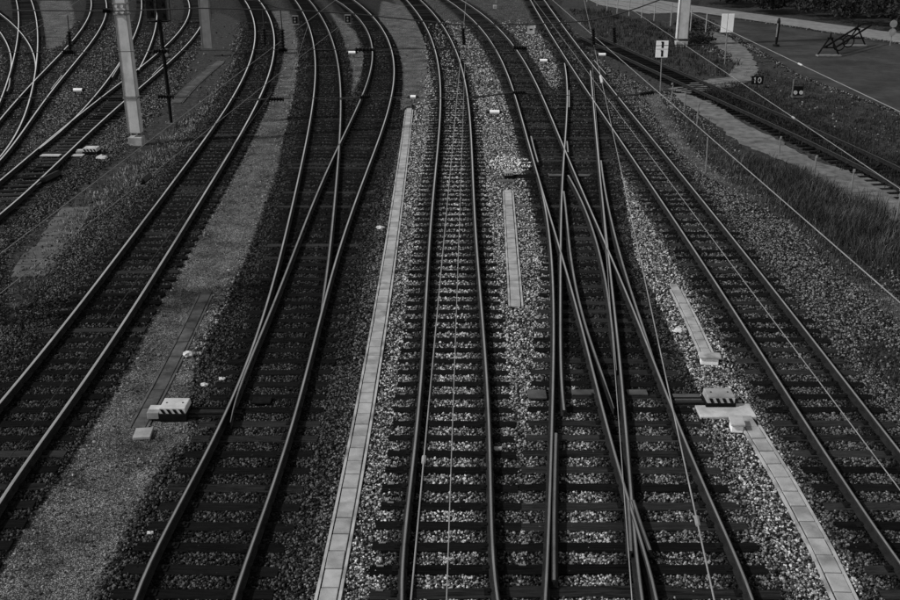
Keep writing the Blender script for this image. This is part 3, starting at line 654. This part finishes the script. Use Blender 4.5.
for z in (2, 4, 6, 8, 10, 12): MB().tube([(p[0] - .12, p[1] + .42, z), (p[0] + .12, p[1] - .42, z)], .04, 6).build('brace', M['mast_grey'], tm)
# signal post seen from the side of its ladder
p = up(172,125); SP = thing('signal_post', 'dark signal post with black lamp boxes right of the big pale mast', 'signal', (p[0], p[1], -.05))
MB().tube([(p[0], p[1], 0), (p[0] - .12, p[1], 7.2)], [.10, .075], 10).build('post', M['iron'], SP)
MB().box((p[0], p[1], .03), (.5, .5, .2)).build('footing', M['concrete_dark'], SP, .02)
for s in (-1, 1): MB().tube([(p[0] + .12 + .0, p[1] + s * .16, .1), (p[0] + .12, p[1] + s * .16, 1.2)], .018, 5).build('ladder_rail', M['steel'], SP)
for i in range(5): MB().tube([(p[0] + .12, p[1] - .16, .25 + i * .22), (p[0] + .12, p[1] + .16, .25 + i * .22)], .014, 5).build('rung', M['paint_white'], SP)
for dx, z, w_, h_ in ((-.42, 5.65, .34, .95), (.16, 5.6, .40, 1.05), (-.1, 6.7, .5, .7)):
    h = MB().box((p[0] + dx, p[1] - .16, z), (w_, .3, h_)).build('lamp_box', M['black'], SP, .02)
    for s in (-.25, .25): MB().tube([(p[0] + dx, p[1] - .31, z + s * h_), (p[0] + dx, p[1] - .42, z + s * h_)], .1, 10).build('hood', M['iron'], h)
MB().box((p[0] - .15, p[1] + .1, 5.0), (1.0, .6, .05)).build('platform', M['iron'], SP)
for s in (-1, 1): MB().box((p[0] - .15 + s * .5, p[1] + .4, 5.5), (.03, .03, 1.0)).build('guard_post', M['iron'], SP)
MB().box((p[0] - .15, p[1] + .4, 6.0), (1.03, .03, .03)).build('guard_rail', M['iron'], SP)
MB().box((p[0] + .12, p[1] - .05, 3.55), (.16, .12, .35)).build('junction_box', M['steel'], SP, .01)

def glyph(mb, ch, x, y, z, h, t):
    """a figure from small bars, facing the camera side"""
    if ch == '1':
        mb.box((x + h * .06, y, z), (t, .006, h)); mb.box((x - h * .05, y - .0005, z + h * .36), (h * .22, .006, t), rot=Matrix.Rotation(-.7, 3, 'Y'))
    else:
        for i in range(14):
            a = 2 * math.pi * i / 14; mb.box((x + math.sin(a) * h * .26, y - .0003 * (i % 2), z + math.cos(a) * h * .42), (h * .24, .006, t), rot=Matrix.Rotation(math.atan2(math.sin(a) * .42, math.cos(a) * .26), 3, 'Y'))
p = up(660,97); r = thing('kilometre_sign', 'white sign with two stacked figures 1 on a thin post', 'sign', (p[0], p[1], -.05))
zc = upY(662, 49, p[1]); s_ = 18.3
pan = MB().box((zc[0], p[1], zc[2]), (.68, .03, .92)).build('panel', M['sign_white'], r, .01)
MB().box((zc[0], p[1] - .018, zc[2]), (.66, .008, .02)).build('divider', M['steel'], pan)
for s in (-1, 1):
    g = MB(); glyph(g, '1', zc[0], p[1] - .02, zc[2] + s * .235, .35, .12); g.build('figure', M['black'], pan)
MB().tube([(p[0], p[1] + .03, -.1), (zc[0], p[1] + .03, zc[2] + .4)], .035, 6).build('post', M['steel'], r)
p = up(725,63); r = thing('road_sign', 'back of a pale two-panel sign on a pole by the footpath', 'sign', (p[0], p[1], -.05)); zc = upY(727.5, 23, p[1])
for s in (-1, 1): MB().box((zc[0] + s * .22, p[1], zc[2]), (.40, .03, 1.22)).build('panel', M['sign_white'], r, .01)
MB().tube([(p[0], p[1] + .05, -.1), (zc[0], p[1] + .05, zc[2] + .6)], .045, 8).build('post', M['steel'], r)
for s in (-.4, .4): MB().box((zc[0], p[1] + .025, zc[2] + s), (.8, .03, .06)).build('clamp_bar', M['steel'], r)
p = up(757,87); r = thing('distance_marker', 'dark marker plate with white figures 10 beside the siding', 'sign', (p[0], p[1], -.05)); zc = upY(757.5, 80, p[1])
pan = MB().box((zc[0], p[1], zc[2]), (.7, .03, .5)).build('panel', M['black'], r)
g = MB(); glyph(g, '1', zc[0] - .17, p[1] - .02, zc[2], .33, .05); g.build('figure', M['paint_white'], pan)
g = MB(); glyph(g, '0', zc[0] + .12, p[1] - .02, zc[2], .33, .05); g.build('figure', M['paint_white'], pan)
MB().tube([(p[0], p[1] + .03, -.1), (p[0], p[1] + .03, zc[2])], .03, 6).build('post', M['iron'], r)
p = up(797,97); r = thing('shunting_signal', 'low black signal with two white round lenses right of the siding', 'signal', (p[0], p[1], -.05))
b = MB().box((p[0], p[1], .36), (.55, .22, .55)).build('housing', M['black'], r, .02)
for s in (-1, 1): MB().tube([(p[0] + s * .16, p[1] - .11, .28), (p[0] + s * .16, p[1] - .14, .28)], .11, 14).build('lens', M['paint_white'], b)
MB().box((p[0] - .3, p[1], .5), (.05, .05, 1.0)).build('post', M['steel'], r); MB().box((p[0], p[1], .04), (.6, .4, .12)).build('foot', M['concrete_dark'], r)
p = up(776,46); r = thing('street_beacon', 'dark slender column standing at the edge of the paved yard', 'column', (p[0], p[1], -.02))
MB().tube([(p[0], p[1], 0), (p[0], p[1], .15), (p[0], p[1], .16), (p[0], p[1], .5), (p[0], p[1], 1.85), (p[0], p[1], 2.1)], [.26, .24, .07, .10, .13, .05], 12).build('column', M['black'], r)
MB().box((p[0] - .1, p[1] - .12, 1.2), (.08, .03, 1.0)).build('reflector', M['paint_grey'], r)
p = up(889,45); r = thing('traffic_sign', 'small double traffic sign on a post at the right edge', 'sign', (p[0], p[1], -.02)); z0 = upY(892, 28, p[1])[2]
for z in (z0 - .3, z0 + .32): MB().tube([(p[0] + .1, p[1], z), (p[0] + .1, p[1] - .03, z)], .28, 16).build('disc', M['paint_grey'], r)
MB().tube([(p[0] + .1, p[1] + .03, -.05), (p[0] + .1, p[1] + .03, z0 + .6)], .04, 6).build('post', M['steel'], r)
# steel trestle frame on the paved yard
q0, q1 = up(828,56), up(855,46); TF = thing('steel_trestle', 'dark steel trestle frame lying on the paved yard at upper right', 'trestle', q0)
for q in (q0, q1):
    MB().box((q[0], q[1] - .1, .06), (1.7, .5, .12)).build('base_bar', M['steel'], TF, .02)
    for s in (-1, 1): MB().tube([(q[0] + s * .75, q[1], .1), (q[0] + s * .08, q[1], 1.25)], .06, 6).build('leg', M['iron'], TF)
    MB().box((q[0], q[1], 1.25), (.4, .14, .12)).build('head', M['iron'], TF, .01); MB().box((q[0], q[1], .6), (.8, .08, .1)).build('cross_bar', M['iron'], TF)
    MB().tube([(q[0], q[1], 1.2), (q[0], q[1], 1.7)], [.09, .03], 6).build('pin', M['iron'], TF)
for s in (-.45, .35): MB().tube([(q0[0] + s, q0[1] - .3, .65), (q1[0] + s + .9, q1[1] + .6, 1.5)], .07, 6).build('long_beam', M['iron'], TF)
for t in (.3, .65):
    c = q0 + (q1 - q0) * t; n_ = 14
    MB().tube([(c[0] + .1 + .42 * math.cos(2 * math.pi * i / n_), c[1], .6 + .42 * math.sin(2 * math.pi * i / n_)) for i in range(n_ + 1)], .05, 5).build('hoop', M['iron'], TF)

# ------------------------------------------------------------------ fences
FP = [((671,101), 84), ((684,112), 95), ((697,124), 105), ((706,170), 137), ((814,178), 157), ((851,193), 171), ((896,220), 190), ((779,155), 138)]
for i, (b_, ty) in enumerate(FP):
    p = up(*b_); h = upY(b_[0], ty, p[1])[2]; nm = ['nearest the track crossing', 'second from the track crossing', 'third from the track crossing', 'with a dark knob between dirt strip and grass',
        'in the tall grass below the siding', 'in the tall grass, second from the right edge', 'at the right edge of the picture beside the pale path', 'in low grass between crossing and tall grass'][i]
    r = thing('fence_post', 'thin grey fence post ' + nm, 'post', (p[0], p[1], -.06), 'thin posts along the pale dirt path')
    MB().tube([(p[0], p[1], -.15), (p[0] + random.uniform(-.05, .05), p[1], h)], .035, 6).build('shaft', M['steel'], r)
    MB().tube([(p[0], p[1], h - .03), (p[0], p[1], h + .07)], [.06, .05], 8).build('cap', M['iron' if i == 3 else 'steel'], r)
r = thing('fence', 'tall post and wire fence along the pale road at top right', 'fence', up(629, 15))
fp = [up(*q) for q in [(587,1),(597,5),(607,11.6),(617,13),(629,15),(641.5,17),(654,20),(670.5,25),(690,33),(705,38)]]
for q in fp: MB().tube([(q[0], q[1], -.1), (q[0], q[1], 1.9)], .05, 6).build('post', M['paint_grey'], r)
for z in (.3, .75, 1.2, 1.65): MB().tube([(q[0], q[1], z) for q in fp], .012, 5).build('strand', M['wire_dark'], r)

# ------------------------------------------------------------------ overhead line
YS = 26.1
HS = thing('head_span', 'cross-span of overhead line cables and insulators stretched over all the tracks', 'overhead line', (0, YS, 5.2))
def span_wire(pxs, r=.016, name='span_cable'):
    a = [upY(x, y, YS) for x, y in pxs]; return MB().tube(a, r, 6).build(name, M['wire_dark'], HS)
span_wire([(-120,-40),(-40,-8),(0,10),(60,10.5),(115,11),(200,8),(225,8.5),(300,10.5),(352,13.5),(462,25),(530,24),(587,21),(615,15),(640,7),(670,-4),(720,-30),(800,-75)])
span_wire([(-120,53),(0,52),(90,52),(225,50),(330,49.5),(450,48.5),(594,49),(640,46),(720,44)], .009)
span_wire([(-120,99),(0,98),(160,96.5),(275,99),(365,97),(455,98),(515,92.5),(600,97),(655,92),(700,86),(760,80)], .009)
span_wire([(200,-4),(258,1),(278,8),(310,11)], .010)
def insulator(a, b, n=7, r=.05):
    a, b = np.array(a), np.array(b); pts_, rr = [], []
    for i in range(n):
        for t, q in ((0, .45), (.35, 1), (.6, .5)): pts_.append(a + (b - a) * ((i + t) / n)); rr.append(r * q)
    MB().tube(pts_, rr, 8).build('insulator', M['black'], HS)
for x, y0, y1 in [(70,31,52), (265,28,47), (283,29,50), (464,28,46), (594,28,46), (615,27,44)]:
    a, b = upY(x - 1, y0, YS), upY(x, y1, YS); insulator(a, b, 7, .075)
    top = upY(x - 2.5, {70: 15, 265: 9.5, 283: 10, 464: 25, 594: 20.5, 615: 15}[x], YS); MB().tube([top, a], .014, 5).build('hanger', M['wire_dark'], HS)
    e = upY(x, y1 + 3, YS); MB().tube([b, e], .014, 5).build('hanger', M['wire_dark'], HS)
for x0, y0, x1, y1 in [(355,49.5,376,49.5), (513,47.5,528,48), (153,51,170,51), (158,96.5,175,96.5), (63,52,76,52), (268,99,285,99), (360,97,372,96.5), (512,92.5,527,92.3), (640,94,655,92), (103,10.5,112,11), (278,50,288,50)]:
    insulator(upY(x0, y0, YS), upY(x1, y1, YS), 6, .075)
for x0, y0, x1, y1 in [(470,98,512,92.6), (605,98,640,94), (240,101,268,99), (340,99,360,97)]:
    MB().tube([upY(x0, y0, YS - .02), upY(x1, y1, YS - .02)], .02, 6).build('steady_arm', M['wire_dark'], HS)
def wire(a, za, b, zb, label, r=.011, mat='wire', sag=.0, ins=(), group='overhead wires along the tracks'):
    p0, p1 = up(a[0], a[1], za), up(b[0], b[1], zb); d = p1 - p0
    p0, p1 = p0 - d * .0, p1
    n_ = 14; P_ = [p0 + (p1 - p0) * (i / n_) - np.array([0, 0, sag * 4 * (i / n_) * (1 - i / n_)]) for i in range(n_ + 1)]
    rt = thing('overhead_wire', label, 'wire', P_[0], group)
    MB().tube(P_, r, 6).build('strand', M[mat], rt, smooth=True)
    for t, L_, rr, m_ in ins:
        q = p0 + (p1 - p0) * t; u = (p1 - p0) / np.linalg.norm(p1 - p0)
        MB().tube([q - u * L_ / 2, q - u * L_ * .45, q + u * L_ * .45, q + u * L_ / 2], [rr * .4, rr, rr, rr * .4], 8).build('insulator', M[m_], rt)
wire((466,0), 7.0, (411,600), 6.75, 'bright carrier wire over the middle track, the left of its two wires', .0055, ins=[(.955, .09, .016, 'paint_grey')])
wire((465,60), 5.7, (446.5,604), 5.69, 'contact wire over the middle track, between its two rails', .0049)
wire((592,60), 5.7, (632.5,606), 5.69, 'thin contact wire over the link track, right of the double slip centre', .0043)
wire((582,-10), 7.0, (716,608), 6.75, 'bright wire over the double slip running down past its point machine', .0055, ins=[(.55, .85, .03, 'paint_white'), (.978, .10, .016, 'paint_grey')])
wire((531,-4), 5.7, (906,498), 5.69, 'contact wire over the rightmost main track', .0055)
wire((548,-4), 7.0, (904,306), 6.9, 'bright carrier wire slanting across the right side past the tall grass', .0068)
wire((625,5), 5.9, (905,192), 5.7, 'wire slanting over the dark siding', .0074, ins=[(.80, .2, .022, 'paint_grey')])
wire((690,12), 7.0, (905,114), 6.9, 'bright wire crossing the paved yard at upper right', .0080, ins=[(.66, .25, .022, 'paint_white')])
wire((272,92), 5.7, (-10,485), 5.69, 'dark contact wire over the curving left track', .0049, 'wire_dark')
wire((338,-2), 7.0, (-8,260), 6.9, 'long thin wire slanting from top centre to the left edge above the weeds', .0049, 'steel')
wire((342,24), 6.2, (-8,300), 6.1, 'thin wire with a black insulator slanting over the curving left track', .0049, 'steel', ins=[(.80, .42, .055, 'black')])
wire((308,25), 6.2, (289,85), 6.2, 'short faint wire hanging over the forking track near the dwarf signal', .0037, 'steel')
wire((82,-2), 6.2, (22,38), 6.2, 'thin wire over the upper left tracks', .0062, 'steel')
wire((48,17), 6.2, (18,28), 6.2, 'short thin wire in the upper left corner', .0049, 'steel')
# dark canister standing by the shiny left track
p0, p1 = up(41,182,.1), up(60,173,.1); r = thing('track_magnet', 'black canister lying beside the right rail of the shiny left track', 'track magnet', (p0[0], p0[1], 0))
MB().tube([p0, p0 + (p1 - p0) * .08, p0 + (p1 - p0) * .92, p1], [.08, .15, .15, .08], 10).build('casing', M['black'], r)
MB().tube([up(36,185,.1), p0], .03, 6).build('lead', M['steel'], r)

# ------------------------------------------------------------------ vegetation (uncountable)
def in_poly(px, n):
    Qp = poly(px); lo, hi = Qp.min(0), Qp.max(0); out = []
    while sum(map(len, out)) < n:
        q = np.stack([rng.uniform(lo[0], hi[0], n), rng.uniform(lo[1], hi[1], n)], -1); out.append(q[sdist(q, Qp) > rng.normal(0, .35, n)])
    return np.vstack(out)[:n]
def blades(name, px, n, h0, h1, wd, mat, clump=.35, z=-.08):
    q = in_poly(px, n); cen = q[rng.integers(0, n, n)]; near = q[rng.integers(0, max(1, n // 14), n)]
    q = np.where((rng.random(n) < clump)[:, None], near + rng.normal(0, .16, (n, 2)), q)
    h = rng.uniform(h0, h1, n) * (.6 + .8 * (.5 + .5 * np.sin(q[:, 0] * 1.7) * np.sin(q[:, 1] * 1.1))); a = rng.uniform(0, 6.28, n); ln = h[:, None] * rng.normal(0, .28, (n, 2))
    u = np.stack([np.cos(a), np.sin(a)], -1) * wd / 2 * rng.uniform(.6, 1.4, n)[:, None]
    z0 = np.full(n, z); V = np.empty((n, 5, 3))
    V[:, 0] = np.column_stack([q - u, z0]); V[:, 1] = np.column_stack([q + u, z0])
    V[:, 2] = np.column_stack([q + u * .8 + ln * .35, z + h * .6]); V[:, 3] = np.column_stack([q - u * .8 + ln * .35, z + h * .6]); V[:, 4] = np.column_stack([q + ln, z + h])
    b = np.arange(n)[:, None] * 5; fs = np.concatenate([(b + [0, 1, 2, 3]).tolist(), ]).tolist() + (b + [3, 2, 4]).tolist()
    me_ = bpy.data.meshes.new(name); me_.from_pydata(V.reshape(-1, 3).tolist(), [], fs); t_ = np.repeat(rng.random(n) ** 2.2 * (.45 + .8 * np.clip(.5 + .7 * np.sin(q[:, 0] * 2.3 + 1.3 * np.sin(q[:, 1] * 1.9)), 0, 1)), 5)
    at_ = me_.attributes.new('tone', 'FLOAT', 'POINT'); at_.data.foreach_set('value', t_.astype(np.float32)); me_.materials.append(M[mat]); me_.update()
    o = bpy.data.objects.new(name, me_); COL.objects.link(o); return kind(o, 'stuff')
blades('tall_grass', [(742,158),(790,168),(830,190),(870,208),(905,228),(1000,270),(1000,330),(905,272),(860,258),(825,235),(785,207),(755,180)], 16000, .15, .6, .02, 'grass_dry', .8)
blades('low_grass', [(700,118),(740,150),(790,185),(820,215),(880,262),(905,290),(905,330),(860,290),(815,250),(770,212),(720,175),(680,135),(668,105)], 7000, .06, .25, .022, 'grass_dry', .6)
blades('verge_grass', [(760,92),(745,66),(770,72),(800,82),(870,106),(905,118),(1000,160),(1000,200),(905,165),(835,134),(790,112)], 7000, .05, .2, .035, 'grass_dark', .7)
blades('bank_grass', [(590,8),(640,19),(672,28),(705,42),(732,56),(735,66),(720,76),(690,74),(655,58),(620,44),(590,30),(570,10)], 7000, .08, .35, .045, 'grass_dark', .7)
blades('trackside_weeds', [(20,290),(60,225),(105,182),(148,150),(190,112),(205,100),(215,110),(180,150),(140,190),(100,230),(60,275),(20,310)], 9000, .04, .18, .025, 'grass_pale', .85)
blades('sparse_weeds', [(805,300),(850,300),(905,360),(905,440),(850,370)], 1500, .05, .2, .02, 'grass_dry', .8)
blades('siding_grass', [(690,94),(730,98),(770,118),(820,140),(880,170),(905,182),(905,190),(850,166),(800,141),(748,113),(720,100)], 2500, .06, .22, .025, 'grass_dark', .6)
blades('siding_weeds', [(735,82),(760,92),(800,112),(850,135),(905,160),(960,185),(960,215),(905,188),(850,162),(800,137),(748,112),(715,96),(700,88)], 12000, .05, .2, .03, 'grass_dark', .5, -.04)
def leaf_mass(name, px, n, hmax, lump, leaf, mat):
    c = in_poly(px, lump); hc = rng.uniform(.25, 1, lump) * hmax; rc = rng.uniform(.8, 1.8, lump); k = rng.integers(0, lump, n)
    d = rng.normal(0, 1, (n, 3)); d /= np.linalg.norm(d, axis=1)[:, None]; r_ = rc[k] * rng.uniform(.55, 1.05, n)
    P_ = np.column_stack([c[k], hc[k] * .65]) + d * r_[:, None] * np.column_stack([np.ones(n), np.ones(n), hc[k] / rc[k] * .45])
    P_[:, 2] = np.abs(P_[:, 2]); u = rng.normal(0, 1, (n, 3)); u /= np.linalg.norm(u, axis=1)[:, None]; v = np.cross(u, rng.normal(0, 1, (n, 3))); v /= np.linalg.norm(v, axis=1)[:, None]
    s = leaf * rng.uniform(.5, 1.3, n)[:, None]; V = np.stack([P_ - u * s, P_ - v * s * .45, P_ + u * s, P_ + v * s * .45], 1)
    me_ = bpy.data.meshes.new(name); me_.from_pydata(V.reshape(-1, 3).tolist(), [], (np.arange(n)[:, None] * 4 + [0, 1, 2, 3]).tolist())
    at_ = me_.attributes.new('tone', 'FLOAT', 'POINT'); at_.data.foreach_set('value', np.repeat(rng.random(n), 4).astype(np.float32)); me_.materials.append(M[mat]); me_.update()
    o = bpy.data.objects.new(name, me_); COL.objects.link(o); return kind(o, 'stuff')
leaf_mass('thicket', [(690,6),(790,19),(900,34),(1150,64),(1150,20),(900,-8),(790,-18),(700,-20)], 130000, 6.5, 420, .2, 'leaves')
leaf_mass('bushes', [(688,30),(700,28),(706,38),(700,44),(688,42)], 3500, 1.3, 7, .1, 'leaves')
